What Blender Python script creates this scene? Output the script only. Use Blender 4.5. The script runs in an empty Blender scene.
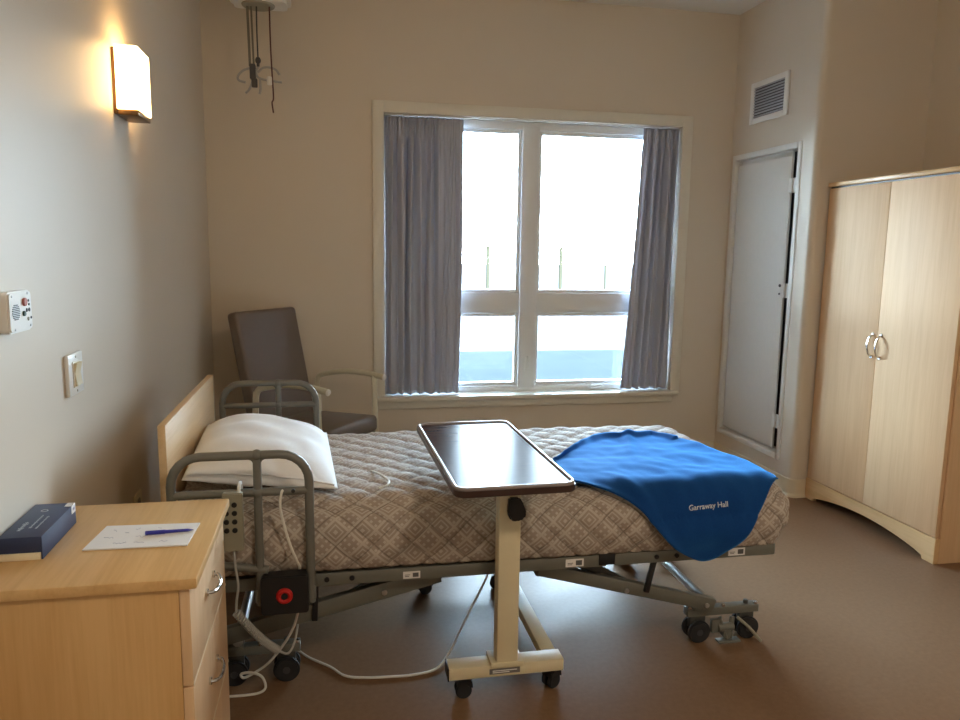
import bpy, bmesh, math, random
from mathutils import Vector, Matrix, noise
random.seed(7)
PI = math.pi
SC = bpy.context.scene
COL = SC.collection

# ---------------------------------------------------------------- helpers
def lin(r, g, b):
    def f(c):
        c /= 255.0
        return c / 12.92 if c <= .04045 else ((c + .055) / 1.055) ** 2.4
    return (f(r), f(g), f(b), 1)

class NT:
    def __init__(self, name):
        self.m = bpy.data.materials.new(name); self.m.use_nodes = True
        self.t = self.m.node_tree; self.n = self.t.nodes; self.l = self.t.links
        self.bsdf = self.n['Principled BSDF']; self.out = self.n['Material Output']
    def add(self, typ, **kw):
        nd = self.n.new(typ)
        for k, v in kw.items(): setattr(nd, k, v)
        return nd
    def put(self, sock, v):
        if hasattr(v, 'is_output') or isinstance(v, bpy.types.NodeSocket): self.l.new(v, sock)
        else: sock.default_value = v
    def math(self, op, a, b=None, c=None, clamp=False):
        nd = self.add('ShaderNodeMath', operation=op, use_clamp=clamp)
        self.put(nd.inputs[0], a)
        if b is not None: self.put(nd.inputs[1], b)
        if c is not None: self.put(nd.inputs[2], c)
        return nd.outputs[0]
    def mix(self, fac, a, b):
        nd = self.add('ShaderNodeMix', data_type='RGBA')
        self.put(nd.inputs[0], fac); self.put(nd.inputs[6], a); self.put(nd.inputs[7], b)
        return nd.outputs[2]
    def coord(self, kind='Object', scale=(1, 1, 1), rot=(0, 0, 0)):
        tc = self.add('ShaderNodeTexCoord'); mp = self.add('ShaderNodeMapping')
        mp.inputs['Scale'].default_value = scale; mp.inputs['Rotation'].default_value = rot
        self.l.new(tc.outputs[kind], mp.inputs[0]); return mp.outputs[0]
    def noise(self, vec, scale, detail=3, rough=.55):
        nd = self.add('ShaderNodeTexNoise'); self.l.new(vec, nd.inputs['Vector'])
        nd.inputs['Scale'].default_value = scale; nd.inputs['Detail'].default_value = detail
        nd.inputs['Roughness'].default_value = rough
        return nd.outputs['Fac']
    def bump(self, h, strength=.2, dist=.002):
        nd = self.add('ShaderNodeBump'); nd.inputs['Strength'].default_value = strength
        nd.inputs['Distance'].default_value = dist; self.l.new(h, nd.inputs['Height'])
        self.l.new(nd.outputs[0], self.bsdf.inputs['Normal'])
    def base(self, col, rough=.5, metal=0, spec=None, sheen=0, coat=0):
        b = self.bsdf; self.put(b.inputs['Base Color'], col); self.put(b.inputs['Roughness'], rough)
        b.inputs['Metallic'].default_value = metal
        if spec is not None: b.inputs['Specular IOR Level'].default_value = spec
        b.inputs['Sheen Weight'].default_value = sheen
        b.inputs['Coat Weight'].default_value = coat
        return self

def simple(name, col, rough=.5, metal=0, var=.06, scale=30, spec=None, bump=0, sheen=0):
    t = NT(name)
    n = t.noise(t.coord(), scale)
    dark = tuple(c * (1 - var) for c in col[:3]) + (1,); lite = tuple(min(1, c * (1 + var)) for c in col[:3]) + (1,)
    t.base(t.mix(n, dark, lite), rough, metal, spec, sheen)
    if bump: t.bump(n, bump, .001)
    return t.m

def wood(name, a, b, rough=.38, axis=2, sc=1.0):
    t = NT(name)
    s = [9 * sc, 9 * sc, 9 * sc]; s[axis] = .55 * sc
    v = t.coord(scale=tuple(s))
    n1 = t.noise(v, 2.2, 6, .62)
    s2 = [60 * sc, 60 * sc, 60 * sc]; s2[axis] = 2.5
    n2 = t.noise(t.coord(scale=tuple(s2)), 2.0, 3)
    f = t.math('ADD', t.math('MULTIPLY', n1, .75), t.math('MULTIPLY', n2, .35))
    r = t.add('ShaderNodeValToRGB'); t.l.new(f, r.inputs[0])
    r.color_ramp.elements[0].position = .36; r.color_ramp.elements[0].color = b
    r.color_ramp.elements[1].position = .62; r.color_ramp.elements[1].color = a
    t.base(r.outputs[0], rough, spec=.3); t.bump(n2, .03, .0004)
    return t.m

class MB:
    """collects shapes into one mesh"""
    def __init__(self): self.bm = bmesh.new(); self.mats = []; self.cur = 0
    def _merge(self, tmp, M=None, smooth=None):
        if M is not None: tmp.transform(M)
        for f in tmp.faces: f.material_index = self.cur
        me = bpy.data.meshes.new('tmp'); tmp.to_mesh(me); tmp.free(); self.bm.from_mesh(me); bpy.data.meshes.remove(me)
        return self
    def box(self, x0, x1, y0, y1, z0, z1, bev=0, seg=2, M=None):
        t = bmesh.new(); bmesh.ops.create_cube(t, size=1)
        for v in t.verts:
            v.co = Vector(((x0 + x1) / 2 + v.co.x * (x1 - x0), (y0 + y1) / 2 + v.co.y * (y1 - y0), (z0 + z1) / 2 + v.co.z * (z1 - z0)))
        if bev: bmesh.ops.bevel(t, geom=t.edges[:], offset=bev, segments=seg, profile=.5, affect='EDGES')
        return self._merge(t, M)
    def cyl(self, p, q, r, seg=20, r2=None, bev=0):
        p, q = Vector(p), Vector(q); d = q - p
        t = bmesh.new(); bmesh.ops.create_cone(t, cap_ends=True, segments=seg, radius1=r, radius2=r if r2 is None else r2, depth=d.length)
        if bev:
            ed = [e for e in t.edges if len(e.link_faces) == 2 and any(len(f.verts) > 4 for f in e.link_faces)]
            bmesh.ops.bevel(t, geom=ed, offset=bev, segments=2, affect='EDGES')
        M = Matrix.Translation((p + q) / 2) @ d.to_track_quat('Z', 'Y').to_matrix().to_4x4()
        return self._merge(t, M)
    def ball(self, c, r, sx=1, sy=1, sz=1, u=20, v=12):
        t = bmesh.new(); bmesh.ops.create_uvsphere(t, u_segments=u, v_segments=v, radius=r)
        return self._merge(t, Matrix.Translation(c) @ Matrix.Diagonal((sx, sy, sz, 1)))
    def torus(self, c, R, r, axis='Z', n=28, k=8):
        pts = []
        for i in range(n):
            a = 2 * PI * i / n; x, y = R * math.cos(a), R * math.sin(a)
            pts.append(Vector(c) + Vector({'Z': (x, y, 0), 'Y': (x, 0, y), 'X': (0, x, y)}[axis]))
        return self.tube(pts, r, k=k, smooth=0, closed=True)
    def tube(self, pts, r, k=10, smooth=4, closed=False, flat=1.0):
        pts = [Vector(p) for p in pts]
        if smooth and len(pts) > 2: pts = catmull(pts, smooth)
        t = bmesh.new(); rings = []; n = len(pts); up = None
        for i, p in enumerate(pts):
            if closed: d = (pts[(i + 1) % n] - pts[i - 1])
            else: d = (pts[min(i + 1, n - 1)] - pts[max(i - 1, 0)])
            if d.length < 1e-9: d = Vector((0, 0, 1))
            d.normalize()
            if up is None:
                up = Vector((0, 0, 1)) if abs(d.z) < .9 else Vector((1, 0, 0))
            s = d.cross(up)
            if s.length < 1e-4: s = d.orthogonal()
            s.normalize(); up = s.cross(d).normalized()
            rr = r[i * (len(r) - 1) // max(1, n - 1)] if isinstance(r, (list, tuple)) else r
            rings.append([t.verts.new(p + (s * math.cos(2 * PI * j / k) * flat + up * math.sin(2 * PI * j / k)) * rr) for j in range(k)])
        for i in range(n if closed else n - 1):
            a, b = rings[i], rings[(i + 1) % n]
            for j in range(k): t.faces.new((a[j], a[(j + 1) % k], b[(j + 1) % k], b[j]))
        if not closed:
            t.faces.new(list(reversed(rings[0]))); t.faces.new(rings[-1])
        bmesh.ops.recalc_face_normals(t, faces=t.faces)
        return self._merge(t)
    def bar(self, p, q, w, h, bev=.002, up=(0, 0, 1)):
        """rectangular bar from p to q, w sideways, h along up"""
        p, q = Vector(p), Vector(q); d = (q - p); L = d.length; d.normalize()
        s = d.cross(Vector(up)).normalized(); u = s.cross(d).normalized()
        M = Matrix((( d.x, s.x, u.x, 0), (d.y, s.y, u.y, 0), (d.z, s.z, u.z, 0), (0, 0, 0, 1)))
        return self.box(0, L, -w / 2, w / 2, -h / 2, h / 2, bev, M=Matrix.Translation(p) @ M)
    def prism(self, poly, axis, a, b, bev=0):
        """poly of (u,v); axis 'X': (u,v)->(y,z), 'Y': (x,z), 'Z': (x,y)"""
        f = {'X': lambda u, v, w: (w, u, v), 'Y': lambda u, v, w: (u, w, v), 'Z': lambda u, v, w: (u, v, w)}[axis]
        t = bmesh.new(); A = [t.verts.new(f(u, v, a)) for u, v in poly]; B = [t.verts.new(f(u, v, b)) for u, v in poly]
        t.faces.new(A); t.faces.new(B[::-1]); n = len(poly)
        for i in range(n): t.faces.new((A[i], B[i], B[(i + 1) % n], A[(i + 1) % n]))
        bmesh.ops.recalc_face_normals(t, faces=t.faces)
        if bev:
            ed = [e for e in t.edges if abs(e.calc_face_angle(0)) > .5]
            bmesh.ops.bevel(t, geom=ed, offset=bev, segments=2, affect='EDGES')
        return self._merge(t)
    def grid(self, fn, nu, nv, uv=None):
        t = bmesh.new(); V = [[t.verts.new(fn(i / nu, j / nv)) for j in range(nv + 1)] for i in range(nu + 1)]
        for i in range(nu):
            for j in range(nv): t.faces.new((V[i][j], V[i + 1][j], V[i + 1][j + 1], V[i][j + 1]))
        return self._merge(t)
    def build(self, name, mat, parent=None, origin=None, angle=35, mats=None):
        """links the shapes as ONE object; coordinates were given in the world frame, origin moves the object's own zero"""
        o0 = Vector(origin) if origin is not None else (world_of(parent) if parent is not None else Vector((0, 0, 0)))
        for v in self.bm.verts: v.co -= o0
        me = bpy.data.meshes.new(name); self.bm.to_mesh(me); self.bm.free()
        for m in ([mat] if mats is None else mats): me.materials.append(m)
        me.shade_smooth(); me.set_sharp_from_angle(angle=math.radians(angle))
        o = bpy.data.objects.new(name, me); COL.objects.link(o)
        if parent is not None:
            o.parent = parent; o.location = o0 - world_of(parent)
        else: o.location = o0
        return o

def world_of(o):
    p = Vector((0, 0, 0))
    while o is not None: p = p + Vector(o.location); o = o.parent
    return p

def catmull(pts, n):
    out = []; P = [pts[0]] + pts + [pts[-1]]
    for i in range(1, len(P) - 2):
        a, b, c, d = P[i - 1], P[i], P[i + 1], P[i + 2]
        for k in range(n):
            t = k / n
            out.append(.5 * ((2 * b) + (c - a) * t + (2 * a - 5 * b + 4 * c - d) * t * t + (3 * b - a - 3 * c + d) * t ** 3))
    out.append(pts[-1]); return out

def tag(o, label=None, cat=None, group=None, kind=None):
    if label: o['label'] = label
    if cat: o['category'] = cat
    if group: o['group'] = group
    if kind: o['kind'] = kind
    return o
def thing(name, loc, label, cat, group=None, kind=None):
    o = bpy.data.objects.new(name, None); COL.objects.link(o); o.location = loc; o.empty_display_size = .05
    return tag(o, label, cat, group, kind)
def struct(name, mb, mat, label, cat='wall', mats=None, angle=35):
    o = mb.build(name, mat, mats=mats, angle=angle); return tag(o, label, cat, kind='structure')
def box(*a, **k): return MB().box(*a, **k)
def copy_tree(o, parent=None):
    c = o.copy(); COL.objects.link(c); c.parent = parent
    for ch in list(o.children): copy_tree(ch, c)
    return c

# ---------------------------------------------------------------- materials
PAINT = simple('wall_paint', (.665, .59, .487, 1), .48, var=.015, scale=3, spec=.35)
CEILM = simple('ceiling_paint', (.80, .79, .76, 1), .8, var=.02, scale=40)
TRIM = simple('trim_paint', (.72, .68, .58, 1), .35, var=.02)
BASEM = simple('baseboard_vinyl', (.66, .57, .42, 1), .4, var=.02)
DOORM = simple('panel_paint', (.76, .755, .72, 1), .4, var=.03)
SASHM = simple('window_vinyl', (.78, .79, .78, 1), .35, var=.02)
MAPLE = wood('maple_laminate', lin(226, 191, 150), lin(216, 178, 136), .55, 2)
MAPLEX = wood('maple_laminate_across', lin(222, 186, 138), lin(206, 168, 118), .33, 1)
MAPLEG = wood('warm_lit_maple_laminate', lin(218, 178, 122), lin(204, 161, 104), .45, 2)  # same laminate as the drawers, warm light mixed into the colour
MAPLELITX = wood('warm_lit_maple_laminate_across', lin(218, 178, 122), lin(203, 160, 104), .36, 1)  # crosswise grain for the cabinet top, same warm light in the colour
MAPLEH = wood('maple_laminate_headboard', lin(222, 190, 146), lin(207, 172, 126), .4, 1)
EDGEM = simple('maple_edge', lin(226, 206, 172), .4)
CHROME = simple('chrome', (.75, .75, .74, 1), .16, 1, var=.02)
STEEL = simple('grey_bed_enamel', lin(118, 118, 110), .42, .25, var=.05, scale=60)
RAILM = simple('grey_rail_enamel', lin(116, 115, 108), .4, .2, var=.04, scale=50)
DARKST = simple('dark_bed_steel', lin(78, 78, 74), .45, .3, var=.08, scale=40)
ZINC = simple('zinc_plated_steel', (.55, .56, .56, 1), .3, .85, var=.06, scale=60)
BLACK = simple('black_plastic', (.012, .012, .013, 1), .45, var=.2)
RUBBER = simple('black_rubber', (.018, .018, .02, 1), .7, var=.2)
REDM = simple('red_plastic', lin(190, 30, 26), .4)
CREAM = simple('cream_enamel', lin(222, 210, 176), .4, var=.02)
BEIGEPL = simple('beige_plastic', lin(150, 146, 128), .5, var=.03)
WHITEPL = simple('white_plastic', (.80, .79, .75, 1), .35, var=.02)
WHITECORD = simple('white_cord', (.72, .70, .64, 1), .5, var=.02)
GREYCORD = simple('grey_cord', (.42, .41, .38, 1), .5, var=.02)
PAPER = simple('white_paper', (.80, .78, .76, 1), .8, var=.02)
INK = simple('grey_ink', (.35, .35, .45, 1), .8)
BLUEPEN = simple('blue_pen_plastic', (.03, .035, .36, 1), .3)
NAVY = simple('navy_card', (.022, .036, .095, 1), .45, var=.12, scale=200, bump=.1)
SILVER = simple('silver_foil', (.6, .62, .66, 1), .3, .9)
CREAMCARD = simple('cream_card', lin(236, 222, 190), .7)
BRONZE = simple('bronze_metal', lin(120, 92, 62), .35, .8)
GROUNDM = simple('ground_asphalt', (.020, .022, .024, 1), 1, var=.15, scale=2, spec=0)
FENCEM = simple('fence_steel', (.007, .008, .0065, 1), .9, var=.1, spec=0)
CHAIRF = simple('grey_vinyl_upholstery', lin(112, 100, 90), .45, var=.05, scale=120, bump=.15)
CHAIRA = simple('chair_arm_enamel', lin(200, 194, 172), .4, var=.02)
DARKGREY = simple('dark_grey_plastic', (.05, .05, .055, 1), .5)

t = NT('pillow_cotton'); n = t.noise(t.coord(), 90, 4); t.base(t.mix(n, (.80, .79, .78, 1), (.86, .85, .84, 1)), .85, sheen=.1); t.bump(n, .08, .001); COTTON = t.m

t = NT('floor_linoleum')                                                        # mottled brown sheet floor with a low sheen
v = t.coord(); n1 = t.noise(v, 55, 6, .7); n2 = t.noise(v, 3.0, 3)
c = t.mix(n1, lin(114, 86, 63), lin(144, 115, 89)); c = t.mix(t.math('MULTIPLY', n2, .35), c, lin(122, 94, 71))
t.base(c, t.math('ADD', .26, t.math('MULTIPLY', n2, .10)), spec=.5); t.bump(n1, .04, .0006); t.bsdf.inputs['IOR'].default_value = 1.16; FLOORM = t.m

t = NT('tabletop_laminate')
v = t.coord(scale=(2, 14, 14)); n1 = t.noise(v, 6, 5)
t.base(t.mix(n1, lin(52, 34, 26), lin(74, 48, 36)), t.math('ADD', .18, t.math('MULTIPLY', n1, .06)), spec=.5); t.bsdf.inputs['IOR'].default_value = 1.07; TABLETOP = t.m
EDGEBAND = simple('dark_table_edge', lin(60, 40, 34), .35)
TRAYRIM = simple('table_rim_vinyl', lin(150, 140, 136), .25, var=.03)

t = NT('curtain_fabric')                                                        # grey weave, a little daylight comes through
v = t.coord(); n1 = t.noise(v, 420, 2)
t.base(t.mix(n1, lin(174, 179, 194), lin(190, 195, 210)), .85, sheen=.15)
tr = t.add('ShaderNodeBsdfTranslucent'); tr.inputs[0].default_value = lin(150, 148, 152)
mx = t.add('ShaderNodeMixShader'); mx.inputs[0].default_value = .09
t.l.new(t.bsdf.outputs[0], mx.inputs[1]); t.l.new(tr.outputs[0], mx.inputs[2]); t.l.new(mx.outputs[0], t.out.inputs[0]); t.bump(n1, .1, .0006); CURTAIN = t.m

t = NT('blue_fleece'); v = t.coord(); n1 = t.noise(v, 150, 4, .7); n2 = t.noise(v, 12, 3)
c = t.mix(n1, (.001, .030, .15, 1), (.003, .055, .23, 1)); t.base(c, .85, sheen=1.0, spec=.2)
t.bsdf.inputs['Sheen Tint'].default_value = (.08, .42, 1, 1); t.bsdf.inputs['Sheen Roughness'].default_value = .5
t.bump(t.math('ADD', n1, t.math('MULTIPLY', n2, .5)), .3, .002); FLEECE = t.m
LETTER = simple('white_embroidery', (.62, .65, .70, 1), .8)

t = NT('window_glass')
tp = t.add('ShaderNodeBsdfTransparent'); tp.inputs[0].default_value = (.95, .97, .97, 1)
gl = t.add('ShaderNodeBsdfGlossy'); gl.inputs['Roughness'].default_value = .02
fr = t.add('ShaderNodeFresnel'); fr.inputs[0].default_value = 1.45
mx = t.add('ShaderNodeMixShader'); t.l.new(fr.outputs[0], mx.inputs[0]); t.l.new(tp.outputs[0], mx.inputs[1]); t.l.new(gl.outputs[0], mx.inputs[2])
t.l.new(mx.outputs[0], t.out.inputs[0]); GLASS = t.m

def emis(name, col, s):
    t = NT(name); t.base((.8, .78, .7, 1), .4)
    t.bsdf.inputs['Emission Color'].default_value = col; t.bsdf.inputs['Emission Strength'].default_value = s
    return t.m
LAMPSHADE = emis('lit_lamp_shade', (1, .62, .25, 1), 4.2)
LAMPDOME = emis('lit_ceiling_dome', (1, .84, .65, 1), 24.0)

# quilted print: bands of concentric diamonds with small blocks, in fabric (UV) metres
t = NT('quilted_print_cotton')
tc = t.add('ShaderNodeUVMap'); sp = t.add('ShaderNodeSeparateXYZ'); t.l.new(tc.outputs[0], sp.inputs[0])
P = .082
a = t.math('DIVIDE', t.math('ADD', sp.outputs[0], sp.outputs[1]), P); b = t.math('DIVIDE', t.math('SUBTRACT', sp.outputs[0], sp.outputs[1]), P)
def frac(x): return t.math('FRACT', x)
ca = t.math('ABSOLUTE', t.math('SUBTRACT', frac(a), .5)); cb = t.math('ABSOLUTE', t.math('SUBTRACT', frac(b), .5))
d = t.math('MAXIMUM', ca, cb)
def band(x, lo, hi): return t.math('MULTIPLY', t.math('GREATER_THAN', x, lo), t.math('LESS_THAN', x, hi))
ring = t.math('ADD', t.math('ADD', band(d, .43, .50), band(d, .24, .31)), band(d, -.1, .10), clamp=True)
a2 = t.math('MULTIPLY', a, 2.0); b2 = t.math('MULTIPLY', b, 2.0)
chk = t.math('MODULO', t.math('ABSOLUTE', t.math('ADD', t.math('FLOOR', a), t.math('FLOOR', b))), 2.0)
a4 = t.math('ABSOLUTE', t.math('SUBTRACT', frac(t.math('MULTIPLY', a, 3.0)), .5)); b4 = t.math('ABSOLUTE', t.math('SUBTRACT', frac(t.math('MULTIPLY', b, 3.0)), .5))
blocks = t.math('MULTIPLY', band(t.math('MAXIMUM', a4, b4), -.1, .22), t.math('LESS_THAN', d, .44))
pat = t.math('ADD', t.math('MULTIPLY', ring, chk), t.math('MULTIPLY', t.math('MAXIMUM', blocks, band(d, .43, .5)), t.math('SUBTRACT', 1.0, chk)), clamp=True)
nz = t.noise(t.coord(), 45, 4, .6)
pat = t.math('MULTIPLY', pat, t.math('ADD', .55, t.math('MULTIPLY', nz, .6)), clamp=True)
colr = t.mix(pat, lin(166, 152, 140), lin(203, 194, 182))
colr = t.mix(t.math('MULTIPLY', t.noise(t.coord(), 14, 3), .25), colr, lin(128, 112, 98))
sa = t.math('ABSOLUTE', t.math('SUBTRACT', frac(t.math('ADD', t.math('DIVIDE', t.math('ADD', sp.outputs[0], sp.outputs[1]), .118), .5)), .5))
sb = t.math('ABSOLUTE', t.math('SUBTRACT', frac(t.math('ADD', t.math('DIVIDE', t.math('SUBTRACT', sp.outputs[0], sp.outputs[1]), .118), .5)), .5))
seam_shade = t.math('MULTIPLY', t.math('LESS_THAN', t.math('MINIMUM', sa, sb), .026), .5)                      # shade of the quilted seams painted in as darker lines
colr = t.mix(seam_shade, colr, lin(104, 90, 80))
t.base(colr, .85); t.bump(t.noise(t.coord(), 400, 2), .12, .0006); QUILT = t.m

# ---------------------------------------------------------------- the room
XL, XR, XF, YB, YP, HC = -.718, 2.644, 3.328, 4.757, 3.84, 2.967
YR = -2.4
WX0, WX1, WZ0, WZ1 = .322, 2.276, .478, 2.240                 # window opening
struct('floor', box(XL - .15, XF + .15, YR - .15, YB + .05, -.12, 0), FLOORM, 'mottled brown linoleum floor of the room', 'floor')
struct('ceiling', box(XL - .15, XF + .15, YR - .15, YB + .2, HC, HC + .15), CEILM, 'plain white ceiling of the room', 'ceiling')
struct('wall_left', box(XL - .15, XL, YR - .15, YB, 0, HC), PAINT, 'beige painted wall behind the headboard')
m = MB(); y0, y1 = YB, YB + .20
m.box(-7, WX0, y0, y1, -.2, 3.45); m.box(WX1, 13, y0, y1, -.2, 3.45); m.box(WX0, WX1, y0, y1, -.2, WZ0); m.box(WX0, WX1, y0, y1, WZ1, 3.45)
struct('wall_back', m, PAINT, 'beige painted wall that holds the window')
struct('wall_return', box(XR + .10, XF, YP, YP + .1, 0, HC), PAINT, 'narrow beige wall face at the end of the wardrobe')
# service chase with the panel opening
DY0, DY1, DZ0, DZ1 = 4.005, 4.690, .220, 2.032
m = MB(); t_ = .10
m.box(XR, XR + t_, DY1, YB, 0, HC); m.box(XR, XR + t_, DY0, DY1, 0, DZ0); m.box(XR, XR + t_, DY0, DY1, DZ1, HC)
r = .035; arc = [(XR + r - r * math.cos(k * PI / 16), YP + r - r * math.sin(k * PI / 16)) for k in range(9)]
m.prism([(XR, DY0)] + arc + [(XR + t_, YP), (XR + t_, DY0)], 'Z', 0, HC)
struct('wall_right', m, PAINT, 'beige boxed-out wall with rounded corner beside the wardrobe', angle=25)
struct('wall_side', box(XF, XF + .15, YR - .15, YB, 0, HC), PAINT, 'beige wall behind the wardrobe')
struct('wall_rear', box(XL, XF, YR - .15, YR, 0, HC), PAINT, 'beige wall at the entry end of the room')

def skirting(name, poly_pts, label):                             # 10 cm cove base with a small shoe
    m = MB()
    for (x0, x1, y0, y1, ax, sgn) in poly_pts:
        prof = [(0, 0), (.022, 0), (.020, .012), (.012, .020), (.010, .025), (.010, .098), (.006, .106), (0, .106)]
        if ax == 'X': m.prism([(x0 + sgn * u, z) for u, z in prof], 'Y', y0, y1)
        else: m.prism([(y0 + sgn * u, z) for u, z in prof], 'X', x0, x1)
    struct(name, m, BASEM, label, 'baseboard')
skirting('baseboard_left', [(XL, 0, YR, YB, 'X', 1)], 'cream baseboard along the headboard wall')
skirting('baseboard_back', [(XL, XR, YB, 0, 'Y', -1)], 'cream baseboard under the window')
m_pts = [(XR, 0, YP + r, YB, 'X', -1), (XR + r, XF, YP, 0, 'Y', -1)]
skirting('baseboard_right', m_pts, 'cream baseboard around the boxed-out wall')
m = MB()
prof = [(0, 0), (.022, 0), (.020, .012), (.012, .020), (.010, .025), (.010, .098), (.006, .106), (0, .106)]
cx, cy = XR + r, YP + r
def cornr(u, v):
    i = u * (len(prof) - 1); k = min(int(i), len(prof) - 2); f = i - k
    d_ = prof[k][0] * (1 - f) + prof[k + 1][0] * f; z = prof[k][1] * (1 - f) + prof[k + 1][1] * f; an = v * PI / 2
    return (cx - (r + d_) * math.cos(an), cy - (r + d_) * math.sin(an), z)
m.grid(cornr, len(prof) - 1, 12); bmesh.ops.recalc_face_normals(m.bm, faces=m.bm.faces)
struct('baseboard_corner', m, BASEM, 'rounded cream baseboard at the foot of the boxed-out corner', 'baseboard')
skirting('baseboard_side', [(XF, 0, YR, YP, 'X', -1)], 'cream baseboard along the wall behind the wardrobe')

# ---------------------------------------------------------------- window_1
w = thing('window_1', (1.30, YB, WZ0), 'white framed four-pane window between grey curtains', 'window', kind='structure')
m = MB(); tw = .07
m.box(WX0 - tw, WX0, YB - .020, YB, WZ0 - .002, WZ1 + tw, .004); m.box(WX1, WX1 + tw, YB - .020, YB, WZ0 - .002, WZ1 + tw, .004)
m.box(WX0 - .001, WX1 + .001, YB - .020, YB, WZ1, WZ1 + tw, .004)
m.build('casing', TRIM, w)
m = MB(); m.box(WX0 - .05, WX1 + .05, YB - .055, YB + .10, WZ0 - .022, WZ0 + .006, .006, 3); m.box(WX0 - .045, WX1 + .02, YB - .022, YB - .001, WZ0 - .075, WZ0 - .022, .006)
m.build('sill', TRIM, w)
GX = 1.275; fy0, fy1 = YB + .08, YB + .15
m = MB()
m.box(WX0, WX0 + .05, fy0, fy1, WZ0, WZ1, .005); m.box(WX1 - .05, WX1, fy0, fy1, WZ0, WZ1, .005)
m.box(WX0, WX1, fy0, fy1, WZ1 - .052, WZ1, .005); m.box(WX0, WX1, fy0, fy1, WZ0, WZ0 + .045, .005)
m.build('frame', SASHM, w)
box(GX - .058, GX + .058, fy0 - .008, fy1, WZ0 + .03, WZ1 - .03, .006).build('mullion', SASHM, w)
m = MB(); m.box(WX0 + .04, GX - .05, fy0 + .004, fy1, 1.012, 1.145, .006); m.box(GX + .05, WX1 - .04, fy0 + .004, fy1, 1.012, 1.145, .006)
m.build('transom_bar', SASHM, w)
for (xa, xb, za, zb) in [(WX0 + .05, GX - .058, 1.145, WZ1 - .05), (GX + .058, WX1 - .05, 1.145, WZ1 - .05), (WX0 + .05, GX - .058, WZ0 + .045, 1.012), (GX + .058, WX1 - .05, WZ0 + .045, 1.012)]:
    m = MB(); s = .022
    m.box(xa, xa + s, fy0 + .018, fy1 - .01, za, zb, .004); m.box(xb - s, xb, fy0 + .018, fy1 - .01, za, zb, .004)
    m.box(xa + s, xb - s, fy0 + .018, fy1 - .01, za, za + s, .004); m.box(xa + s, xb - s, fy0 + .018, fy1 - .01, zb - s, zb, .004)
    sash = m.build('sash', SASHM, w)
    box(xa + s - .004, xb - s + .004, fy0 + .038, fy0 + .044, za + s - .004, zb - s + .004).build('pane', GLASS, sash)
m = MB(); m.box(1.725, 1.83, fy0 - .022, fy0 + .002, WZ0 + .012, WZ0 + .032, .006); m.tube([(1.81, fy0 - .02, WZ0 + .03), (1.80, fy0 - .035, WZ0 + .042), (1.77, fy0 - .04, WZ0 + .040), (1.735, fy0 - .038, WZ0 + .036)], .007, 8)
m.ball((1.735, fy0 - .038, WZ0 + .036), .010); m.build('crank_handle', SASHM, w)
m = MB(); m.box(GX - .012, GX + .012, fy0 - .018, fy0 - .006, .62, .72, .004); m.box(GX + .0, GX + .012, fy0 - .03, fy0 - .015, .64, .69, .003); m.build('latch', SASHM, w)

# ---------------------------------------------------------------- curtains
def curtain(name, xl_top, xr_top, xl_bot, xr_bot, folds, seed, label, flatside):
    rnd = random.Random(seed); zt, zb = 2.228, .494; yc = YB + .030
    ph = [rnd.uniform(-.6, .6) for _ in range(40)]; am = [rnd.uniform(.6, 1.25) for _ in range(40)]
    def amp(u, v):
        a_ = .038
        if flatside == 'R': a_ *= 1.0 - .72 * max(0, min(1, (u - .62) / .12))
        if flatside == 'L': a_ *= 1.0 - .55 * max(0, min(1, (.30 - u) / .12))
        return a_
    def fn(u, v):
        z = zt + (zb - zt) * v
        e = v ** 1.15 if flatside == 'L' else v
        x = (xl_top * (1 - e) + xl_bot * e) * (1 - u) + (xr_top * (1 - v) + xr_bot * v) * u
        k = int(u * folds) % 40
        w_ = u * folds * 2 * PI + .5 * math.sin(u * 9 + v * 2 + seed) + ph[k // 2] * .35 * v
        dep = amp(u, v) * (1.05 - .40 * v) * (.8 + .25 * math.sin(u * 17 + seed))
        y = yc + dep * math.sin(w_) + .004 * math.sin(w_ * 2.3 + v * 3)
        if v < .075:                                          # pinch-pleat heading: narrow stiff pleats
            y = yc + .013 * math.sin(u * folds * 3.0 * 2 * PI) * (.7 + .3 * math.cos(v / .075 * PI)) * (amp(u, v) / .038) + dep * .4 * math.sin(w_)
        else:
            g = math.exp(-((v - .075) / .05) ** 2); y += .006 * g * math.sin(u * folds * 3 * 2 * PI)
        return (x + .006 * math.sin(w_ * .5 + v * 4), y, z + .004 * math.sin(w_) * v)
    m = MB(); m.grid(fn, 260, 90)
    o = m.build(name, CURTAIN, angle=80, origin=((xl_top + xr_top) / 2, yc, zb))
    md = o.modifiers.new('cloth', 'SOLIDIFY'); md.thickness = .002
    return tag(o, label, 'curtain', 'grey window curtains')
curtain('curtain', .326, .820, .330, .812, 8, 3, 'wider grey pleated curtain hanging at the armchair side of the window', 'R')
curtain('curtain', 2.020, 2.262, 1.935, 2.262, 5, 8, 'narrow grey pleated curtain on the service-panel side of the window', 'L')
m = MB(); m.box(WX0 + .01, WX1 - .01, YB + .018, YB + .040, WZ1 - .006, WZ1, .001)
tag(m.build('curtain_track', WHITEPL), 'slim white curtain track under the window head', 'curtain track')

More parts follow.
